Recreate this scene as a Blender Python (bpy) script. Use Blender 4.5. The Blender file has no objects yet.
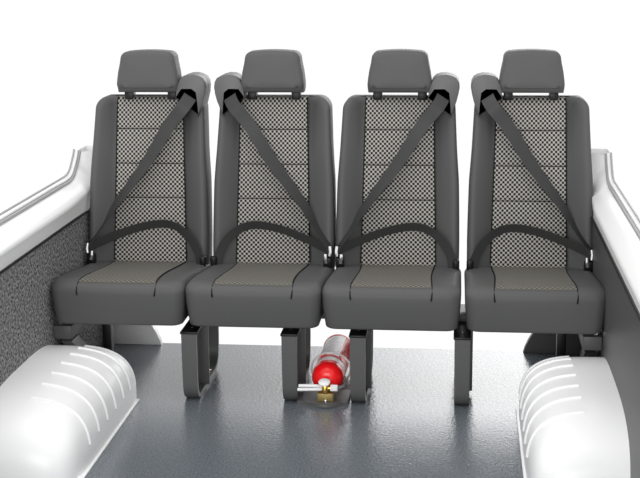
import bpy, bmesh, math
from mathutils import Vector, Matrix

sc = bpy.context.scene
col = sc.collection
PI = math.pi

# ------------------------------------------------------------------ camera
cam_d = bpy.data.cameras.new('camera')
cam_d.sensor_fit = 'HORIZONTAL'
cam_d.sensor_width = 36.0
cam_d.lens = 1326.02 * 36.0 / 640.0
cam_d.clip_start = 0.05
cam = bpy.data.objects.new('camera', cam_d)
F = Vector((-0.10341503, 0.97096296, -0.21572265))
Rv = Vector((0.99454919, 0.10384747, -0.00936058))
U = Vector((-0.01331347, 0.21551481, 0.97640981))
m = Matrix(((Rv.x, U.x, -F.x, 0.44091), (Rv.y, U.y, -F.y, -4.21065), (Rv.z, U.z, -F.z, 1.49629), (0, 0, 0, 1)))
cam.matrix_world = m
col.objects.link(cam)
sc.camera = cam

# ------------------------------------------------------------------ world, lights, exposure
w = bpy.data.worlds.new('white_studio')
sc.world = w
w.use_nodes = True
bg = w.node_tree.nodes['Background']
bg.inputs[0].default_value = (1, 1, 1, 1)
bg.inputs[1].default_value = 1.02
nt = w.node_tree                      # white surroundings, plus an added rear-right hotspot to brighten the floor's reflection
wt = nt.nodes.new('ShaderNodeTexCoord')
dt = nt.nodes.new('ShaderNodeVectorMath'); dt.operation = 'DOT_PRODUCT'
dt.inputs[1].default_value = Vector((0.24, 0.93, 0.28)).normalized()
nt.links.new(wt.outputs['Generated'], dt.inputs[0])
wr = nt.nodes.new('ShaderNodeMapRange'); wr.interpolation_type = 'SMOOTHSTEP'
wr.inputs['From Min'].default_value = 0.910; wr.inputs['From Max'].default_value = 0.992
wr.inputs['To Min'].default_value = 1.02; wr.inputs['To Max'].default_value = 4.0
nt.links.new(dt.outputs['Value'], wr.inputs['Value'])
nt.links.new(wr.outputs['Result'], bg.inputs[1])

def area(name, loc, target, sx, sy, power):
    d = bpy.data.lights.new(name, 'AREA')
    d.shape = 'RECTANGLE'; d.size = sx; d.size_y = sy; d.energy = power
    o = bpy.data.objects.new(name, d)
    o.location = loc
    o.rotation_euler = (Vector(target) - Vector(loc)).to_track_quat('-Z', 'Y').to_euler()
    col.objects.link(o)
    return o
area('overhead_fill', (-0.6, -0.9, 3.6), (0.0, -0.2, 0.3), 3.0, 2.0, 35)  # unseen fill light added overhead to whiten the arches and trim
area('front_fill', (-0.5, -5.6, 1.35), (0.0, 0.0, 0.2), 2.6, 1.6, 105)  # unseen fill light added from the camera side, reaches under the seats

sc.view_settings.view_transform = 'Standard'
sc.view_settings.look = 'None'
sc.view_settings.exposure = 0.0
sc.view_settings.gamma = 1.0
sc.view_settings.use_curve_mapping = False

# ------------------------------------------------------------------ materials
def mat(name, color, rough=0.5, metal=0.0, spec=0.5, bump=None, coat=0.0, var=None):
    """bump = (scale, strength, distance); var = (scale, dark, light) colour speckle"""
    M = bpy.data.materials.new(name)
    M.use_nodes = True
    nt = M.node_tree
    b = nt.nodes['Principled BSDF']
    b.inputs['Base Color'].default_value = (*color, 1)
    b.inputs['Roughness'].default_value = rough
    b.inputs['Metallic'].default_value = metal
    b.inputs['Specular IOR Level'].default_value = spec
    b.inputs['Coat Weight'].default_value = coat
    tc = nt.nodes.new('ShaderNodeTexCoord')
    if bump:
        n = nt.nodes.new('ShaderNodeTexNoise')
        n.inputs['Scale'].default_value = bump[0]
        n.inputs['Detail'].default_value = 3
        nt.links.new(tc.outputs['Object'], n.inputs['Vector'])
        bp = nt.nodes.new('ShaderNodeBump')
        bp.inputs['Strength'].default_value = bump[1]
        bp.inputs['Distance'].default_value = bump[2]
        nt.links.new(n.outputs['Fac'], bp.inputs['Height'])
        nt.links.new(bp.outputs['Normal'], b.inputs['Normal'])
    if var:
        n2 = nt.nodes.new('ShaderNodeTexNoise')
        n2.inputs['Scale'].default_value = var[0]
        n2.inputs['Detail'].default_value = 4
        nt.links.new(tc.outputs['Object'], n2.inputs['Vector'])
        r = nt.nodes.new('ShaderNodeValToRGB')
        r.color_ramp.elements[0].position = 0.36
        r.color_ramp.elements[1].position = 0.66
        r.color_ramp.elements[0].color = (*var[1], 1)
        r.color_ramp.elements[1].color = (*var[2], 1)
        nt.links.new(n2.outputs['Fac'], r.inputs['Fac'])
        nt.links.new(r.outputs['Color'], b.inputs['Base Color'])
    return M

def checker(name, light, dark, cell, rough=0.8):
    M = mat(name, light, rough, spec=0.2)
    nt = M.node_tree
    b = nt.nodes['Principled BSDF']
    uv = nt.nodes.new('ShaderNodeUVMap'); uv.uv_map = 'UVMap'
    # woven check: product of two sine waves gives soft-cornered dots
    sep = nt.nodes.new('ShaderNodeSeparateXYZ')
    nt.links.new(uv.outputs['UV'], sep.inputs[0])
    outs = []
    for ax in ('X', 'Y'):
        mu = nt.nodes.new('ShaderNodeMath'); mu.operation = 'MULTIPLY'; mu.inputs[1].default_value = PI / cell
        nt.links.new(sep.outputs[ax], mu.inputs[0])
        si = nt.nodes.new('ShaderNodeMath'); si.operation = 'SINE'
        nt.links.new(mu.outputs[0], si.inputs[0])
        outs.append(si)
    pr = nt.nodes.new('ShaderNodeMath'); pr.operation = 'MULTIPLY'
    nt.links.new(outs[0].outputs[0], pr.inputs[0]); nt.links.new(outs[1].outputs[0], pr.inputs[1])
    mr = nt.nodes.new('ShaderNodeMapRange')
    mr.inputs['From Min'].default_value = -0.22; mr.inputs['From Max'].default_value = 0.24
    nt.links.new(pr.outputs[0], mr.inputs['Value'])
    mx = nt.nodes.new('ShaderNodeMix'); mx.data_type = 'RGBA'
    mx.inputs['A'].default_value = (*dark, 1); mx.inputs['B'].default_value = (*light, 1)
    nt.links.new(mr.outputs['Result'], mx.inputs['Factor'])
    nt.links.new(mx.outputs['Result'], b.inputs['Base Color'])
    return M

M = {}
M['leather'] = mat('grey_leatherette', (0.082, 0.082, 0.082), 0.55, spec=0.3, bump=(900, 0.12, 0.0006))
M['piping'] = mat('dark_seam_thread', (0.008, 0.008, 0.008), 0.7, spec=0.2)
M['check'] = checker('checked_cloth', (0.40, 0.385, 0.355), (0.010, 0.010, 0.010), 0.0083)
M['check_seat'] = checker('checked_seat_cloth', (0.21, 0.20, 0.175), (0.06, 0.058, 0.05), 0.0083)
M['belt'] = mat('black_belt_webbing', (0.036, 0.036, 0.036), 0.5, spec=0.35, bump=(700, 0.15, 0.0005))
M['plastic'] = mat('grey_plastic', (0.105, 0.105, 0.105), 0.45, spec=0.4)
M['black'] = mat('black_plastic', (0.006, 0.006, 0.006), 0.4, spec=0.3)
M['steel'] = mat('dark_grey_painted_steel', (0.085, 0.085, 0.085), 0.45, spec=0.4)
M['chrome'] = mat('chrome', (0.85, 0.85, 0.85), 0.12, 1.0)
M['white'] = mat('white_paint', (0.86, 0.86, 0.86), 0.3, spec=0.4)
M['rubber_grey'] = mat('grey_window_seal', (0.35, 0.35, 0.35), 0.5)
M['floor'] = mat('wet_look_grey_floor', (0.105, 0.12, 0.137), 0.2, spec=0.5, bump=(95, 0.5, 0.0020), var=(160, (0.085, 0.098, 0.114), (0.165, 0.185, 0.205)))
M['floor'].node_tree.nodes['Principled BSDF'].inputs['IOR'].default_value = 2.0
M['carpet'] = mat('speckled_grey_carpet', (0.1, 0.1, 0.1), 0.95, spec=0.1, bump=(160, 0.6, 0.004), var=(110, (0.04, 0.04, 0.04), (0.36, 0.36, 0.36)))
M['vinyl'] = mat('dark_grey_vinyl', (0.075, 0.075, 0.077), 0.45, spec=0.4, bump=(350, 0.12, 0.001))
M['red'] = mat('red_enamel', (0.98, 0.010, 0.014), 0.25, spec=0.5)
M['brass'] = mat('brass', (0.75, 0.5, 0.12), 0.25, 1.0)
M['bronze'] = mat('brass_coloured_block', (0.28, 0.21, 0.07), 0.4, 0.4)
M['hose'] = mat('white_plastic_tube', (0.82, 0.82, 0.82), 0.35)
M['label'] = mat('white_printed_label', (0.9, 0.9, 0.9), 0.4, var=(70, (0.74, 0.7, 0.7), (0.95, 0.95, 0.95)))

# ------------------------------------------------------------------ helpers
def off(o):
    v = Vector((0, 0, 0))
    while o is not None:
        v += o.location; o = o.parent
    return v

def build(name, bm, material, parent=None, angle=38, origin=None):
    bmesh.ops.remove_doubles(bm, verts=bm.verts, dist=1e-6)
    bmesh.ops.recalc_face_normals(bm, faces=bm.faces)
    me = bpy.data.meshes.new(name)
    bm.to_mesh(me); bm.free()
    me.polygons.foreach_set('use_smooth', [True] * len(me.polygons))
    me.set_sharp_from_angle(angle=math.radians(angle))
    me.materials.append(material)
    o = bpy.data.objects.new(name, me)
    col.objects.link(o)
    if parent is not None:
        me.transform(Matrix.Translation(-off(parent)))
        o.parent = parent
    elif origin is not None:
        me.transform(Matrix.Translation(-Vector(origin)))
        o.location = origin
    return o

def thing(name, label, cat, loc, group=None):
    o = bpy.data.objects.new(name, None)
    o.empty_display_size = 0.05
    col.objects.link(o)
    o.location = loc
    o['label'] = label; o['category'] = cat
    if group: o['group'] = group
    return o

def structure(o, label=None):
    o['kind'] = 'structure'
    if label: o['label'] = label
    return o

def bx(bm, x0, x1, y0, y1, z0, z1, bev=0.0, seg=2):
    vs = [bm.verts.new((x, y, z)) for x in (x0, x1) for y in (y0, y1) for z in (z0, z1)]
    fs = [bm.faces.new([vs[i] for i in q]) for q in
          ((0, 1, 3, 2), (4, 6, 7, 5), (0, 4, 5, 1), (2, 3, 7, 6), (0, 2, 6, 4), (1, 5, 7, 3))]
    if bev:
        es = list({e for f in fs for e in f.edges})
        bmesh.ops.bevel(bm, geom=es, offset=bev, segments=seg, profile=0.5, affect='EDGES')

def prism(bm, pts, axis, a, b, bev=0.0, seg=2):
    """extrude a 2D outline along an axis; pts are the two other coordinates in xyz order"""
    def P(p, t):
        return {'x': (t, p[0], p[1]), 'y': (p[0], t, p[1]), 'z': (p[0], p[1], t)}[axis]
    A = [bm.verts.new(P(p, a)) for p in pts]
    B = [bm.verts.new(P(p, b)) for p in pts]
    f1 = bm.faces.new(A); f2 = bm.faces.new(B[::-1])
    n = len(pts)
    for i in range(n):
        bm.faces.new((A[i], A[(i + 1) % n], B[(i + 1) % n], B[i]))
    if bev:
        es = list(set(f1.edges) | set(f2.edges))
        bmesh.ops.bevel(bm, geom=es, offset=bev, segments=seg, profile=0.5, affect='EDGES')

def loft(bm, loops, cap=True, closed=True):
    L = [[bm.verts.new(p) for p in lp] for lp in loops]
    for a, b in zip(L, L[1:]):
        n = len(a)
        for i in range(n if closed else n - 1):
            j = (i + 1) % n
            bm.faces.new((a[i], a[j], b[j], b[i]))
    if cap:
        bm.faces.new(L[0]); bm.faces.new(L[-1][::-1])

def smooth_path(pts, n=8):
    P = [Vector(p) for p in pts]
    out = []
    for i in range(len(P) - 1):
        p0 = P[max(i - 1, 0)]; p1 = P[i]; p2 = P[i + 1]; p3 = P[min(i + 2, len(P) - 1)]
        for k in range(n):
            t = k / n
            out.append(0.5 * ((2 * p1) + (p2 - p0) * t + (2 * p0 - 5 * p1 + 4 * p2 - p3) * t * t + (3 * p1 - p0 - 3 * p2 + p3) * t ** 3))
    out.append(P[-1])
    return out

def tube(bm, pts, r, n=8, closed=False):
    P = [Vector(p) for p in pts]
    loops = []
    up = None
    for i, p in enumerate(P):
        if closed:
            t = (P[(i + 1) % len(P)] - P[i - 1]).normalized()
        else:
            t = (P[min(i + 1, len(P) - 1)] - P[max(i - 1, 0)]).normalized()
        if up is None:
            up = t.orthogonal().normalized()
        up = (up - t * up.dot(t)).normalized()
        s = t.cross(up)
        loops.append([p + r * (math.cos(2 * PI * k / n) * up + math.sin(2 * PI * k / n) * s) for k in range(n)])
    if closed:
        loops.append(loops[0])
        loft(bm, loops, cap=False)
    else:
        loft(bm, loops)

def strap(bm, pts, wdirs, width, th):
    """flat band: pts centreline, wdirs direction across the band"""
    loops = []
    for i, p in enumerate(pts):
        t = (pts[min(i + 1, len(pts) - 1)] - pts[max(i - 1, 0)]).normalized()
        wv = wdirs[i] - t * wdirs[i].dot(t); wv.normalize()
        nv = t.cross(wv)
        ww = width[i] if isinstance(width, list) else width
        loops.append([p + wv * ww / 2 + nv * th / 2, p + nv * th / 2 * 1.2, p - wv * ww / 2 + nv * th / 2,
                      p - wv * ww / 2 - nv * th / 2, p - nv * th / 2 * 1.2, p + wv * ww / 2 - nv * th / 2])
    loft(bm, loops)

def lathe(bm, prof, n=32, mtx=None):
    """prof: (radius, height) along local +Z"""
    loops = []
    for r, h in prof:
        lp = []
        for k in range(n):
            v = Vector((r * math.cos(2 * PI * k / n), r * math.sin(2 * PI * k / n), h))
            lp.append(mtx @ v if mtx else v)
        loops.append(lp)
    loft(bm, loops)

def lerp(tab, x):
    if x <= tab[0][0]: return tab[0][1]
    for (a, u), (b, v) in zip(tab, tab[1:]):
        if x <= b: return u + (v - u) * (x - a) / (b - a)
    return tab[-1][1]

def sstep(a, b, x):
    t = min(max((x - a) / (b - a), 0), 1)
    return t * t * (3 - 2 * t)

# ------------------------------------------------------------------ setting
Y0, Y1 = -1.9, 0.63
bm = bmesh.new(); bx(bm, -0.96, 0.96, Y0, Y1, -0.03, 0.0)
structure(build('floor', bm, M['floor']), 'dark grey wet-look speckled van floor')

ZB = 0.555
bm = bmesh.new(); bx(bm, -0.96, -0.918, Y0, Y1, 0.0, ZB)
structure(build('wall_left', bm, M['carpet']), 'speckled grey carpet lining of the lower left van wall')
bm = bmesh.new(); bx(bm, 0.912, 0.96, Y0, Y1, 0.0, ZB)
structure(build('wall_right', bm, M['vinyl']), 'smooth dark grey lining of the lower right van wall')

def win_path():
    P = [(y, 0.660) for y in (Y0, -1.2, -0.6, -0.2, 0.1, 0.2, 0.28, 0.34, 0.38, 0.42)]
    P += [(0.45, 0.6615), (0.475, 0.666), (0.50, 0.675), (0.525, 0.690), (0.55, 0.708), (0.573, 0.730), (0.590, 0.752)]
    return P
def low_path(P):
    Q = []
    for y, z in P:
        t = max(0, (y - 0.34) / 0.25)
        Q.append((y + 0.16 * sstep(0, 1, t), ZB + (0.752 - ZB) * max(0, t - 0.85) / 0.15))
    return Q
def sill(sx, xin, no):
    P = win_path(); Q = low_path(P)
    prof = [(0.0, -0.036), (0.0, 0.002), (0.06, 0.004), (0.50, -0.016), (0.58, -0.017), (0.66, -0.011), (1.0, 0.052), (1.0, 0.075)]
    loops = []
    for s, d in prof:
        if s == 0.0 and d < 0: d = 0.075
        loops.append([(sx * (xin + (d if d > 0 else d * (1 - 0.9 * sstep(0.2, 0.5, P[i][0])))), Q[i][0] + (P[i][0] - Q[i][0]) * s, Q[i][1] + (P[i][1] - Q[i][1]) * s) for i in range(len(P))])
    loops.append(loops[0])
    bm = bmesh.new(); loft(bm, loops, cap=False, closed=False)
    # end faces
    bm.verts.ensure_lookup_table()
    o = structure(build('window_%d' % no, bm, M['white'], angle=50),
                  'white painted sill below the %s window opening' % ('left' if sx < 0 else 'right'))
    bm = bmesh.new()
    tube(bm, smooth_path([(sx * (xin + 0.056), y, z + 0.004) for y, z in P], 3), 0.007, 8)
    build('window_seal', bm, M['rubber_grey'], o)
    bm = bmesh.new()
    tube(bm, smooth_path([(sx * (xin + 0.062), y - 0.012 * sstep(0.66, 0.72, z), z + 0.015 - 0.007 * sstep(0.66, 0.75, z)) for y, z in P], 3), 0.006, 8)
    build('window_bead', bm, M['white'], o)
    bm = bmesh.new()
    tube(bm, smooth_path([(sx * (xin + 0.070), y - 0.020 * sstep(0.66, 0.72, z), z + 0.024 - 0.012 * sstep(0.66, 0.75, z)) for y, z in P], 3), 0.004, 8)
    build('glass_channel', bm, M['rubber_grey'], o)
    bm = bmesh.new()
    tube(bm, [(sx * (xin - 0.002), Y0, ZB - 0.002), (sx * (xin - 0.002), Y1, ZB - 0.002)], 0.0048, 6)
    build('shadow_gap_strip', bm, M['black'], o)
    return o
sill(-1, 0.918, 1)
sill(1, 0.912, 2)

# rear corner panels beside the open tailgate
def rear_corner(sx, x0, material, no, label):
    pts = [(x0, 0.0), (0.69, 0.0), (0.695, 0.018), (0.708, 0.048), (0.725, 0.078), (0.75, 0.115), (0.785, 0.16), (0.82, 0.20),
           (0.85, 0.25), (0.865, 0.32), (0.87, 0.45), (x0, 0.45)]
    bm = bmesh.new()
    prism(bm, [(sx * a, b) for a, b in pts], 'y', 0.60, 0.628, 0.004)
    structure(build('trim_%d' % no, bm, material), label)
rear_corner(-1, 0.917, M['white'], 1, 'light grey rear corner panel behind the leftmost seat')
rear_corner(1, 0.911, M['vinyl'], 2, 'dark grey rear corner panel behind the rightmost seat')

# ------------------------------------------------------------------ wheel arches
def wheel_arch(sx, xw, base, label):
    a, b, c, yc = xw - base, 0.44, 0.220, -0.36
    def pt(t, v, d=0.0):
        wx = max(1 - abs(t) ** 7, 0) ** (1 / 7); hz = max(1 - abs(t) ** 3.2, 0) ** (1 / 3.2)
        e = 2 / 3.5
        cx, sz = max(math.cos(v), 0) ** e, max(math.sin(v), 0) ** e
        x = (a + d) * wx * cx
        z = (c + d) * hz * sz
        return Vector((sx * (xw - x), yc + b * t, z))
    bm = bmesh.new()
    loops = []
    for i in range(49):
        t = -math.cos(PI * i / 48) * 0.9995
        loops.append([pt(t, PI / 2 * k / 28) for k in range(29)])
    loft(bm, loops, cap=False, closed=False)
    root = build('wheel_arch', bm, M['white'], origin=(sx * (xw + base) / 2, yc, 0), angle=80)
    root['label'] = label; root['category'] = 'wheel arch'; root['group'] = 'wheel arches'
    for yy in (-0.04, -0.12, -0.21, -0.31, -0.41, -0.51, -0.61):
        t = (yy - yc) / b
        bm = bmesh.new()
        tube(bm, [pt(t, math.radians(d_), 0.0) for d_ in range(8, 79, 2)], 0.0055, 8)
        build('pressed_rib', bm, M['white'], root, angle=80)
    bm = bmesh.new()
    bx(bm, *sorted((sx * (base - 0.007), sx * (base + 0.02))), -0.72, -0.03, 0.0, 0.006, 0.002)
    build('base_flange', bm, M['white'], root)
    return root
wheel_arch(-1, 0.918, 0.630, 'white ribbed wheel arch beside the speckled carpet wall')
wheel_arch(1, 0.912, 0.644, 'white ribbed wheel arch beside the smooth dark wall')

# ------------------------------------------------------------------ seat support
BEAM = (0.150, 0.195, 0.246, 0.269)
bm = bmesh.new(); bx(bm, -0.853, 0.848, *BEAM, 0.004)
o = build('seat_beam', bm, M['steel'], origin=(0, 0.17, 0.246))
o['label'] = 'long dark grey cross beam running under all four seats'; o['category'] = 'beam'

def side_rail(sx, xw, label):
    x1 = xw - 0.001; x0 = xw - 0.063
    root = thing('wall_bracket', label, 'bracket', (sx * (x0 + x1) / 2, 0.2, 0.0), 'wall brackets')
    bm = bmesh.new(); bx(bm, *sorted((sx * x0, sx * x1)), -0.01, 0.46, 0.203, 0.250, 0.004)
    build('rail', bm, M['steel'], root)
    bm = bmesh.new(); bx(bm, *sorted((sx * (x0 - 0.062), sx * (x0 - 0.030))), 0.26, 0.30, 0.0, 0.231, 0.004)
    bx(bm, *sorted((sx * (x0 - 0.062), sx * (x0 + 0.005))), 0.26, 0.30, 0.195, 0.229, 0.003)
    build('support_post', bm, M['black'], root)
    bm = bmesh.new()
    prism(bm, [(0.02, 0.186), (0.10, 0.186), (0.30, 0.06), (0.24, 0.05)], 'x', sx * (x0 + 0.01), sx * (x0 + 0.05), 0.003)
    build('diagonal_brace', bm, M['rubber_grey'] if sx < 0 else M['steel'], root)
    for yy in (0.02, 0.07):
        bm = bmesh.new()
        lathe(bm, [(0.010, 0), (0.010, 0.006), (0.006, 0.011)], 6, Matrix.Translation((sx * (x1 - 0.018), yy, 0.250)))
        build('bolt', bm, M['chrome'], root)
side_rail(-1, 0.918, 'dark steel bracket on the carpeted wall above the wheel arch')
side_rail(1, 0.912, 'dark steel bracket on the smooth dark wall above the wheel arch')

def seat_leg(cx, label):
    cx -= 0.004
    root = thing('seat_leg', label, 'seat leg', (cx, 0.17, 0), 'floor legs under the seats')
    th = 0.015
    R = 0.050; R2 = 0.07
    path = [(-0.006, 0.238), (-0.006, 0.15), (-0.004, 0.08), (-0.002, 0.008 + R)]
    for k in range(1, 8):
        a = PI / 2 * k / 8
        path.append((-0.002 + R * (1 - math.cos(a)), 0.008 + R * (1 - math.sin(a))))
    path += [(-0.002 + R, 0.008), (0.15, 0.008), (0.39 - R2, 0.008)]
    for k in range(1, 8):
        a = PI / 2 * k / 8
        path.append((0.39 - R2 + R2 * math.sin(a), 0.008 + R2 * (1 - math.cos(a))))
    path += [(0.39, 0.008 + R2), (0.394, 0.12), (0.396, 0.238)]
    DY = -0.024
    pts = [Vector((cx, y + DY, z)) for y, z in path]
    bm = bmesh.new()
    strap(bm, pts, [Vector((1, 0, 0))] * len(pts), [0.051 - 0.002 * (1 - min(1, p.z / 0.22)) for p in pts], th)
    build('loop_frame', bm, M['steel'], root, angle=30)
    bm = bmesh.new()
    bx(bm, cx - 0.012, cx + 0.036, 0.115, 0.127, 0.012, 0.238, 0.002)
    build('inner_upright', bm, M['steel'], root)
    bm = bmesh.new()
    bx(bm, cx - 0.029, cx + 0.029, -0.040, 0.382, 0.238, 0.246, 0.002)
    build('top_cap', bm, M['black'], root)
    bm = bmesh.new()
    lathe(bm, [(0.005, 0), (0.005, 0.002), (0.002, 0.003)], 8, Matrix.Translation((cx, 0.02, 0.246)))
    build('screw', bm, M['chrome'], root)
    bm = bmesh.new()
    lathe(bm, [(0.011, 0), (0.011, 0.008), (0.007, 0.014)], 6, Matrix.Translation((cx + 0.010, 0.25, 0.012)))
    build('bolt', bm, M['chrome'], root)
    return root
seat_leg(-0.443, 'grey looped steel leg below the gap between the two leftmost seats')
seat_leg(-0.106, 'grey looped steel leg just left of the red fire extinguisher')
seat_leg(0.121, 'grey looped steel leg just right of the red fire extinguisher')
seat_leg(0.464, 'grey looped steel leg below the gap between the two rightmost seats')

# ------------------------------------------------------------------ seats
def rounded_rect(x0, x1, y0, y1, rf, rb, n=8, side=10):
    """counter-clockwise outline, front (y0) corners rf, back corners rb"""
    out = []
    def arc(cx, cy, r, a0):
        for k in range(n + 1):
            a = a0 + PI / 2 * k / n
            out.append((cx + r * math.cos(a), cy + r * math.sin(a)))
    def line(a, b):
        for k in range(1, side):
            out.append((a[0] + (b[0] - a[0]) * k / side, a[1] + (b[1] - a[1]) * k / side))
    arc(x0 + rf, y0 + rf, rf, PI); line((x0 + rf, y0), (x1 - rf, y0))
    arc(x1 - rf, y0 + rf, rf, 1.5 * PI); line((x1, y0 + rf), (x1, y1 - rb))
    arc(x1 - rb, y1 - rb, rb, 0); line((x1 - rb, y1), (x0 + rb, y1))
    arc(x0 + rb, y1 - rb, rb, PI / 2); line((x0, y1 - rb), (x0, y0 + rf))
    return out

def ztop(x, y):                                 # top of the seat cushion
    z = 0.414 - 0.050 * sstep(-0.05, 0.52, y)
    z -= 0.010 * (1 - sstep(-0.065, -0.01, y))
    z += 0.004 * sstep(0.10, 0.16, abs(x))
    return z

def yback(z):                                   # front plane of the backrest
    return 0.435 + (z - 0.366) * 0.155

HW = [(0.34, 0.222), (0.38, 0.2245), (0.45, 0.2250), (0.52, 0.2240), (0.66, 0.221), (0.78, 0.212), (0.93, 0.2045), (0.99, 0.202)]

def back_outline():
    top = 0.965; r = 0.045
    pts = []
    zs = [0.345 + (top - r - 0.345) * k / 16 for k in range(17)]
    for z in zs: pts.append((lerp(HW, z), z))
    hx = lerp(HW, top - r)
    for k in range(1, 9):
        a = PI / 2 * k / 8
        pts.append((hx - r + r * math.cos(a), top - r + r * math.sin(a)))
    for k in range(1, 12):
        pts.append(((hx - r) * (1 - 2 * k / 12), top))
    for k in range(0, 9):
        a = PI / 2 + PI / 2 * k / 8
        pts.append((-hx + r + r * math.cos(a), top - r + r * math.sin(a)))
    for z in zs[::-1][1:]: pts.append((-lerp(HW, z), z))
    for k in range(1, 10):
        pts.append((-0.222 + 2 * 0.222 * k / 10, 0.345))
    return pts

def pad(bm, outline, hw, hh, c, mapf, thick, rf, rb, bulge):
    """padded slab: outline in 2D, mapf(a, b, depth) -> point, rounded at front (depth 0) and back (depth thick)"""
    loops = []
    def ring(d, dep, s=1.0):
        sx = (1 - d / hw) * s; sy = (1 - d / hh) * s
        loops.append([mapf(c[0] + (p[0] - c[0]) * sx, c[1] + (p[1] - c[1]) * sy, dep) for p in outline])
    for s in (0.04, 0.2, 0.4, 0.55, 0.61, 0.66, 0.71, 0.76, 0.81, 0.87, 0.95):
        ring(rf, -bulge * (1 - s ** 3), s)
    for k in range(0, 7):
        a = PI / 2 * k / 6
        ring(rf * (1 - math.sin(a)), rf * (1 - math.cos(a)))
    for k in range(1, 3): ring(0, rf + (thick - rf - rb) * k / 2)
    for k in range(1, 6):
        a = PI / 2 * k / 5
        ring(rb * (1 - math.cos(a)), thick - rb + rb * math.sin(a))
    ring(rb, thick, 0.5); ring(rb, thick, 0.04)
    loft(bm, loops)

def grid_panel(bm, us, vs, f, th, nrm):
    """cloth panel with UVs in metres: f(u, v) -> Vector front point; th thickness along -nrm"""
    uvl = bm.loops.layers.uv.new('UVMap')
    V = [[bm.verts.new(f(u, v)) for u in us] for v in vs]
    for j in range(len(vs) - 1):
        for i in range(len(us) - 1):
            fc = bm.faces.new((V[j][i], V[j][i + 1], V[j + 1][i + 1], V[j + 1][i]))
            for lp, (u, v) in zip(fc.loops, ((us[i], vs[j]), (us[i + 1], vs[j]), (us[i + 1], vs[j + 1]), (us[i], vs[j + 1]))):
                lp[uvl].uv = (u, v)
    # turned-in edge
    rim = ([V[0][i] for i in range(len(us))] + [V[j][-1] for j in range(1, len(vs))] +
           [V[-1][i] for i in range(len(us) - 2, -1, -1)] + [V[j][0] for j in range(len(vs) - 2, 0, -1)])
    low = [bm.verts.new(v.co - nrm * th) for v in rim]
    n = len(rim)
    for i in range(n):
        j = (i + 1) % n
        bm.faces.new((rim[j], rim[i], low[i], low[j]))

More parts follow.
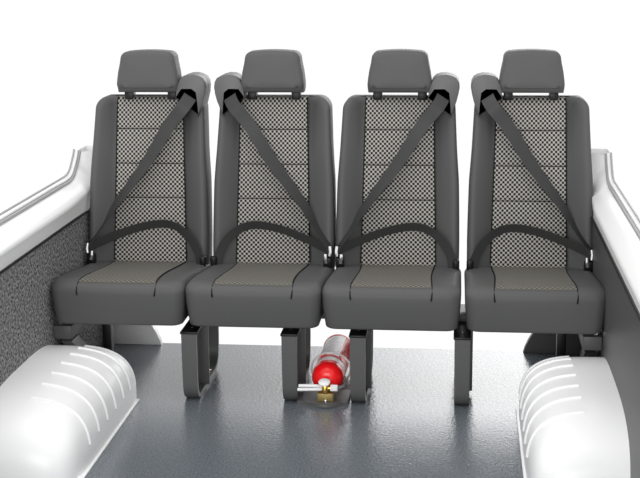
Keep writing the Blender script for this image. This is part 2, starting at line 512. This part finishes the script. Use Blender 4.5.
def make_seat(cx, mx, label):
    """mx = +1: belt guide on the +x shoulder; -1: mirrored"""
    root = thing('passenger_seat', label, 'seat', (cx, 0.17, 0.269), 'passenger seats in the row')
    W = lambda x, y, z: Vector((cx + mx * x, y, z))
    # cushion
    ol = rounded_rect(-0.227, 0.227, -0.064, 0.470, 0.038, 0.03)
    cxy = (0, 0.203); hw, hh = 0.227, 0.267
    loops = []
    def ring(d, zf, s=1.0):
        sx = (1 - d / hw) * s; sy = (1 - d / hh) * s
        lp = []
        for p in ol:
            x = p[0] * sx; y = cxy[1] + (p[1] - cxy[1]) * sy
            lp.append(W(x, y, zf(x, y)))
        loops.append(lp)
    R = 0.026
    for s in (0.03, 0.15, 0.3, 0.45, 0.6, 0.72, 0.82, 0.9, 0.96):
        ring(R, lambda x, y: ztop(x, y), s)
    for k in range(7):
        a = PI / 2 * k / 6
        ring(R * (1 - math.sin(a)), lambda x, y, a=a: ztop(x, y) - R * (1 - math.cos(a)))
    for k in range(1, 6):
        ring(0.010 * (k / 5) ** 1.6, lambda x, y, k=k: ztop(x, y) - R + (0.269 + 0.009 - ztop(x, y) + R) * k / 5)
    for k in range(1, 5):
        a = PI / 2 * k / 4
        ring(0.010 + 0.009 * (1 - math.cos(a)), lambda x, y, a=a: 0.269 + 0.009 * (1 - math.sin(a)))
    ring(0.019, lambda x, y: 0.269, 0.5)
    ring(0.019, lambda x, y: 0.269, 0.04)
    bm = bmesh.new(); loft(bm, loops)
    cushion = build('seat_cushion', bm, M['leather'], root, angle=60)
    pw = lambda y: 0.131 - 0.006 * math.sin(PI * min(max((y + 0.03) / 0.46, 0), 1))
    bm = bmesh.new()
    us = [-1 + 2 * k / 20 for k in range(21)]; vs = [-0.036 + (0.45 + 0.036) * k / 30 for k in range(31)]
    def fz(y): return 0.0015 * math.cos(2 * PI * y / 0.05)
    grid_panel(bm, [u * 0.131 for u in us], vs, lambda u, v: W(u / 0.131 * pw(v), v, ztop(u, v) + 0.003 - 0.0015 * (abs(v - 0.08) < 0.008)), 0.006, Vector((0, 0, 1)))
    build('cloth_panel', bm, M['check_seat'], cushion, angle=60)
    bm = bmesh.new()
    for s in (-1, 1):
        bm = bmesh.new()
        pts = [W(s * pw(y), y, ztop(s * pw(y), y) + 0.0015) for y in [0.45 - 0.475 * k / 20 for k in range(21)]]
        pts += [W(s * 0.132, -0.034, ztop(0, -0.034) + 0.001), W(s * 0.133, -0.045, ztop(0, -0.045) - 0.001), W(s * 0.133, -0.056, ztop(0, -0.056) - 0.0075), W(s * 0.132, -0.0645, ztop(0, -0.06) - 0.020), W(s * 0.130, -0.065, ztop(0, -0.06) - 0.030)]
        tube(bm, pts, 0.0028, 6)
        build('side_seam', bm, M['piping'], cushion)
    # backrest
    bm = bmesh.new()
    def back_pt(a, b, d):                                        # raised side bolsters round a recessed middle
        rec = 0.052 * min(1, max(0, (0.214 - abs(a)) / 0.076)) ** 1.4
        return W(a * 0.986 - 0.003, yback(b) - 0.034 * (1 - 0.55 * sstep(0.72, 0.94, b)) + d + (rec if d < 0.03 else 0), b)
    pad(bm, back_outline(), 0.210, 0.3125, (0, 0.6575), back_pt, 0.13, 0.028, 0.02, 0.004)
    back = build('backrest', bm, M['leather'], root, angle=60)
    bm = bmesh.new()
    seams = (0.850, 0.725, 0.602)
    bw = lambda z: 0.1345 - 0.0125 * (z - 0.370) / 0.58          # panel narrows towards the top
    def rnd(v):                                                  # follows the rounded top edge
        e = min(max(v - 0.937, 0), 0.0275)
        return 0.028 - math.sqrt(0.028 ** 2 - e * e)
    def py(u, v):
        g = sum(math.exp(-((v - s) / 0.004) ** 2) for s in seams)
        return W(u * bw(v) / 0.132, yback(v) + 0.016 + rnd(v) - 0.0085 + 0.0035 * g - 0.002 * (1 - (u / 0.132) ** 2), v)
    vs = [0.370 + (0.9645 - 0.370) * k / 144 for k in range(145)]
    grid_panel(bm, [u * 0.132 for u in us], vs, py, 0.010, Vector((0, -1, 0)))
    build('cloth_panel', bm, M['check'], back, angle=60)
    bm = bmesh.new()
    for s in (-1, 1):
        bm = bmesh.new()
        tube(bm, [W(s * bw(v), yback(v) + 0.014 + rnd(v) - 0.008, v) for v in (0.375, 0.5, 0.6, 0.7, 0.8, 0.9, 0.936, 0.946, 0.956, 0.963)], 0.0022, 6)
        build('side_seam', bm, M['piping'], back)
    for z in seams:
        bm = bmesh.new()
        tube(bm, [W(u * (bw(z) - 0.001), yback(z) + 0.016 - 0.006 - 0.002 * (1 - u * u), z) for u in us], 0.0016, 6)
        build('cross_seam', bm, M['piping'], back)
    # headrest
    hy = 0.485
    HWH = [(0.981, 0.1105), (1.00, 0.114), (1.02, 0.114), (1.06, 0.1085), (1.09, 0.102), (1.13, 0.096)]
    pts = []
    zb, zt_, r = 0.984, 1.130, 0.026
    zs = [zb + (zt_ - r - zb) * k / 8 for k in range(9)]
    for z in zs: pts.append((lerp(HWH, z), z))
    hx = lerp(HWH, zt_ - r)
    for k in range(1, 7):
        a = PI / 2 * k / 6; pts.append((hx - r + r * math.cos(a), zt_ - r + r * math.sin(a)))
    for k in range(1, 10):
        u = 1 - 2 * k / 10; pts.append(((hx - r) * u, zt_ + 0.004 * (1 - u * u)))
    for k in range(0, 7):
        a = PI / 2 + PI / 2 * k / 6; pts.append((-hx + r + r * math.cos(a), zt_ - r + r * math.sin(a)))
    for z in zs[::-1][1:]: pts.append((-lerp(HWH, z), z))
    for k in range(1, 8): pts.append((-0.1105 + 0.221 * k / 8, zb))
    bm = bmesh.new()
    pad(bm, pts, 0.11, 0.07, (0, 1.05), lambda a, b, d: W(a, hy + d + (b - 1.0) * 0.12 + (0.012 if b < 1.003 and d < 0.03 else 0), b), 0.10, 0.018, 0.02, 0.006)
    head = build('headrest', bm, M['leather'], root, angle=60)
    for s in (-1, 1):
        bm = bmesh.new()
        bx(bm, *sorted((cx + s * 0.064, cx + s * 0.096)), 0.535, 0.580, 0.955, 0.986, 0.004)
        build('headrest_post', bm, M['black'], head)
    # belt guide on the shoulder
    GX, GZ = -0.022, -0.013
    outer = [(0.205, 0.905), (0.214, 0.93), (0.2235, 0.965), (0.231, 0.995), (0.2345, 1.015), (0.232, 1.035), (0.224, 1.049), (0.210, 1.057),
             (0.190, 1.062), (0.168, 1.061), (0.150, 1.055), (0.138, 1.043), (0.132, 1.025), (0.126, 0.998), (0.122, 0.975), (0.124, 0.945)]
    bm = bmesh.new(); prism(bm, [(cx + mx * (a + GX), b + GZ) for a, b in outer], 'y', 0.545, 0.62, 0.010, 3)
    guide = build('belt_guide', bm, M['plastic'], root, angle=50)
    hood = [(0.205, 0.91), (0.2235, 0.965), (0.231, 0.995), (0.2345, 1.015), (0.232, 1.035), (0.224, 1.049), (0.210, 1.057),
            (0.190, 1.062), (0.168, 1.061), (0.150, 1.055), (0.138, 1.043), (0.132, 1.025), (0.126, 0.998), (0.122, 0.975),
            (0.128, 0.972), (0.134, 0.995), (0.140, 1.016), (0.158, 1.017), (0.182, 1.011), (0.204, 1.002), (0.206, 0.985), (0.203, 0.95), (0.199, 0.915)]
    bm = bmesh.new(); prism(bm, [(cx + mx * (a + GX), b + GZ) for a, b in hood], 'y', 0.500, 0.555, 0.006, 3)
    build('guide_hood', bm, M['plastic'], guide, angle=50)
    bm = bmesh.new(); prism(bm, [(cx + mx * (a + GX), b + GZ) for a, b in ((0.130, 0.972), (0.136, 0.996), (0.141, 1.018), (0.205, 1.004), (0.207, 0.985), (0.2, 0.94))], 'y', 0.540, 0.548)
    build('belt_slot', bm, M['belt'], guide)
    # shoulder belt
    sp = smooth_path([W(0.162, 0.535, 0.997), W(0.158, 0.516, 0.982), W(0.151, 0.492, 0.962), W(0.131, 0.474, 0.932), W(0.078, 0.474, 0.866), W(-0.005, 0.460, 0.735), W(-0.119, 0.432, 0.583), W(-0.166, 0.411, 0.505), W(-0.217, 0.388, 0.436)], 8)
    wd = []; ws = []
    n = len(sp)
    for i in range(n):
        t = i / (n - 1)
        k = sstep(0.35, 0.95, t)
        across = Vector((mx * 0.84, 0, -0.55)) * (1 - 0.80 * k) + Vector((0, -1, 0)) * k * 0.9
        wd.append(across); ws.append(0.050 - 0.004 * t)
    bm = bmesh.new(); strap(bm, sp, wd, ws, 0.0016)
    build('shoulder_belt', bm, M['belt'], root, angle=30)
    # lap belt
    lp = smooth_path([W(-0.214, 0.382, 0.434), W(-0.172, 0.390, 0.452), W(-0.127, 0.400, 0.471), W(-0.036, 0.418, 0.501), W(0.050, 0.426, 0.515),
                      W(0.108, 0.422, 0.504), W(0.156, 0.405, 0.468), W(0.188, 0.394, 0.415), W(0.196, 0.390, 0.372)], 6)
    wd = []
    n = len(lp)
    for i in range(n):
        t = (lp[min(i + 1, n - 1)] - lp[max(i - 1, 0)]).normalized()
        wd.append(Vector((0, -0.42, 0)) + t.cross(Vector((0, 1, 0))) * (1 if mx > 0 else -1))
    bm = bmesh.new(); strap(bm, lp, wd, 0.034, 0.0016)
    build('lap_belt', bm, M['belt'], root, angle=30)
    # chrome anchor and buckle
    bm = bmesh.new()
    bx(bm, *sorted((cx - mx * 0.220, cx - mx * 0.190)), 0.372, 0.400, 0.370, 0.410, 0.006)
    anchor = build('belt_anchor', bm, M['black'], root)
    for pp in ([W(-0.2150, 0.378, 0.450), W(-0.2170, 0.372, 0.432), W(-0.2150, 0.369, 0.416)], [W(-0.199, 0.373, 0.422), W(-0.199, 0.368, 0.408), W(-0.202, 0.368, 0.391)]):
        bm = bmesh.new()
        tube(bm, pp, 0.0062, 8)
        build('chrome_tongue', bm, M['chrome'], anchor)['label'] = 'shiny chrome belt tongue'
    bm = bmesh.new()
    bx(bm, *sorted((cx + mx * 0.196, cx + mx * 0.220)), 0.372, 0.392, 0.366, 0.408, 0.007, 3)
    build('buckle', bm, M['black'], root)
    return root

S = 0.455
make_seat(-1.5 * S, 1, 'grey seat with checked cloth centre beside the speckled carpet wall')
make_seat(-0.5 * S, -1, 'second grey checked seat from the speckled carpet wall, belt guide on its left shoulder')
make_seat(0.5 * S, 1, 'second grey checked seat from the smooth dark wall, belt guide on its right shoulder')
make_seat(1.5 * S + 0.0097, -1, 'grey seat with checked cloth centre beside the smooth dark wall')

# ------------------------------------------------------------------ fire extinguisher and its floor plate
bm = bmesh.new()
pl = [(-0.087, 0.10), (-0.087, -0.030), (-0.06, -0.034), (-0.035, -0.045), (-0.015, -0.062), (0.008, -0.068), (0.034, -0.062), (0.052, -0.045), (0.07, -0.034), (0.085, -0.030), (0.085, 0.10)]
prism(bm, pl, 'z', 0.0, 0.012, 0.003)
o = build('mounting_plate', bm, M['steel'], origin=(0.006, 0.03, 0))
o['label'] = 'dark steel plate on the floor under the fire extinguisher'; o['category'] = 'plate'

ex = thing('fire_extinguisher', 'red fire extinguisher lying on the floor between the two middle seat legs', 'fire extinguisher', (0.016, 0.2, 0.013))
A = Vector((0.009, 0.020, 0.074)); B = Vector((0.020, 0.385, 0.076))
ax = (B - A).normalized()
q = ax.to_track_quat('Z', 'Y').to_matrix().to_4x4()
MT = Matrix.Translation(A) @ q
L = (B - A).length
r = 0.0540
prof = [(0.006, -0.018)]
for k in range(1, 9):
    a = PI / 2 * k / 8
    prof.append((0.012 + (r - 0.012) * math.sin(a), -0.018 + 0.045 * (1 - math.cos(a))))
prof += [(r, 0.1), (r, 0.2), (r, L - 0.04)]
for k in range(1, 8):
    a = PI / 2 * k / 8
    prof.append((r * math.cos(a) + 0.004, L - 0.04 + 0.04 * math.sin(a)))
bm = bmesh.new(); lathe(bm, prof, 40, MT)
body = build('cylinder_body', bm, M['red'], ex, angle=50)
def shell(bm, a0, a1, y0, y1, rr, th=0.0012, n=20):
    loops = []
    for k in range(n + 1):
        a = math.radians(a0 + (a1 - a0) * k / n)
        # angle measured from straight up, towards +x
        def p(h, R_):
            d = Vector((math.sin(a), 0, math.cos(a)))
            d = (d - ax * d.dot(ax)).normalized()
            return A + ax * h + d * R_
        loops.append([p(y0, rr), p(y1, rr), p(y1, rr - th), p(y0, rr - th)])
    loft(bm, loops)
bm = bmesh.new(); shell(bm, -50, 30, 0.105, L - 0.045, r + 0.001)
build('printed_label', bm, M['label'], body)
bm = bmesh.new()
for a0, a1, h0, h1 in ((-40, -14, 0.10, 0.122),):
    shell(bm, a0, a1, h0, h1, r + 0.0018)
build('label_print', bm, M['red'], body)
bm = bmesh.new(); shell(bm, -78, 78, 0.048, 0.076, r + 0.0015)
build('clamp_band', bm, M['hose'], ex)
bm = bmesh.new()
ring = []
for k in range(41):
    a = math.radians(-125 + 250 * k / 40)
    d = Vector((math.sin(a), 0, math.cos(a)))
    ring.append(A + ax * 0.11 + d * (r + 0.0045) + Vector((0.009 * math.sin(a), 0, 0)))
tube(bm, ring, 0.0036, 8)
build('wire_strap', bm, M['hose'], ex)
VX, VY = 0.008, -0.022
bm = bmesh.new()
lathe(bm, [(0.013, 0.0), (0.013, 0.03), (0.010, 0.032)], 16, Matrix.Translation((VX, -0.022, 0.070)) @ Matrix.Rotation(math.radians(-95), 4, 'X'))
lathe(bm, [(0.009, 0.045), (0.0125, 0.05), (0.0125, 0.074), (0.008, 0.08)], 16, Matrix.Translation((VX, -0.03, -0.004)))
lathe(bm, [(0.008, 0.0), (0.008, 0.032)], 12, Matrix.Translation((VX, -0.03, 0.060)) @ Matrix.Rotation(PI / 2, 4, 'Y'))
valve = build('valve', bm, M['brass'], ex)
bm = bmesh.new()
lathe(bm, [(0.004, 0.0), (0.019, 0.002), (0.020, 0.006), (0.014, 0.011), (0.004, 0.012)], 24, Matrix.Translation((VX - 0.002, -0.034, 0.077)) @ Matrix.Rotation(math.radians(20), 4, 'X'))
build('valve_knob', bm, M['hose'], valve)
bm = bmesh.new()
lathe(bm, [(0.012, 0.0), (0.012, 0.022), (0.010, 0.024)], 6, Matrix.Translation((VX + 0.018, -0.03, 0.060)) @ Matrix.Rotation(PI / 2, 4, 'Y'))
build('coupling_nut', bm, M['hose'], valve)
bm = bmesh.new()
tube(bm, smooth_path([(VX + 0.042, -0.03, 0.060), (VX + 0.06, -0.028, 0.066), (VX + 0.064, -0.012, 0.066), (VX + 0.063, 0.03, 0.07)], 6), 0.0065, 10)
build('outlet_pipe', bm, M['plastic'], ex)
for dz, xe in ((0.006, -0.080), (-0.006, -0.084)):
    bm = bmesh.new()
    tube(bm, smooth_path([(VX - 0.008, -0.03, 0.060 + dz * 0.8), (-0.03, -0.033, 0.061 + dz), (xe, -0.034, 0.060 + dz * 1.1)], 6), 0.0058, 10)
    build('discharge_tube', bm, M['hose'], ex)
bm = bmesh.new()
bx(bm, -0.019, 0.034, -0.030, 0.02, 0.012, 0.040, 0.002)
blk = build('mounting_block', bm, M['bronze'], ex)
bm = bmesh.new()
lathe(bm, [(0.006, 0.0), (0.006, 0.006), (0.003, 0.009)], 12, Matrix.Translation((0.010, -0.036, 0.012)))
build('bolt', bm, M['chrome'], blk)
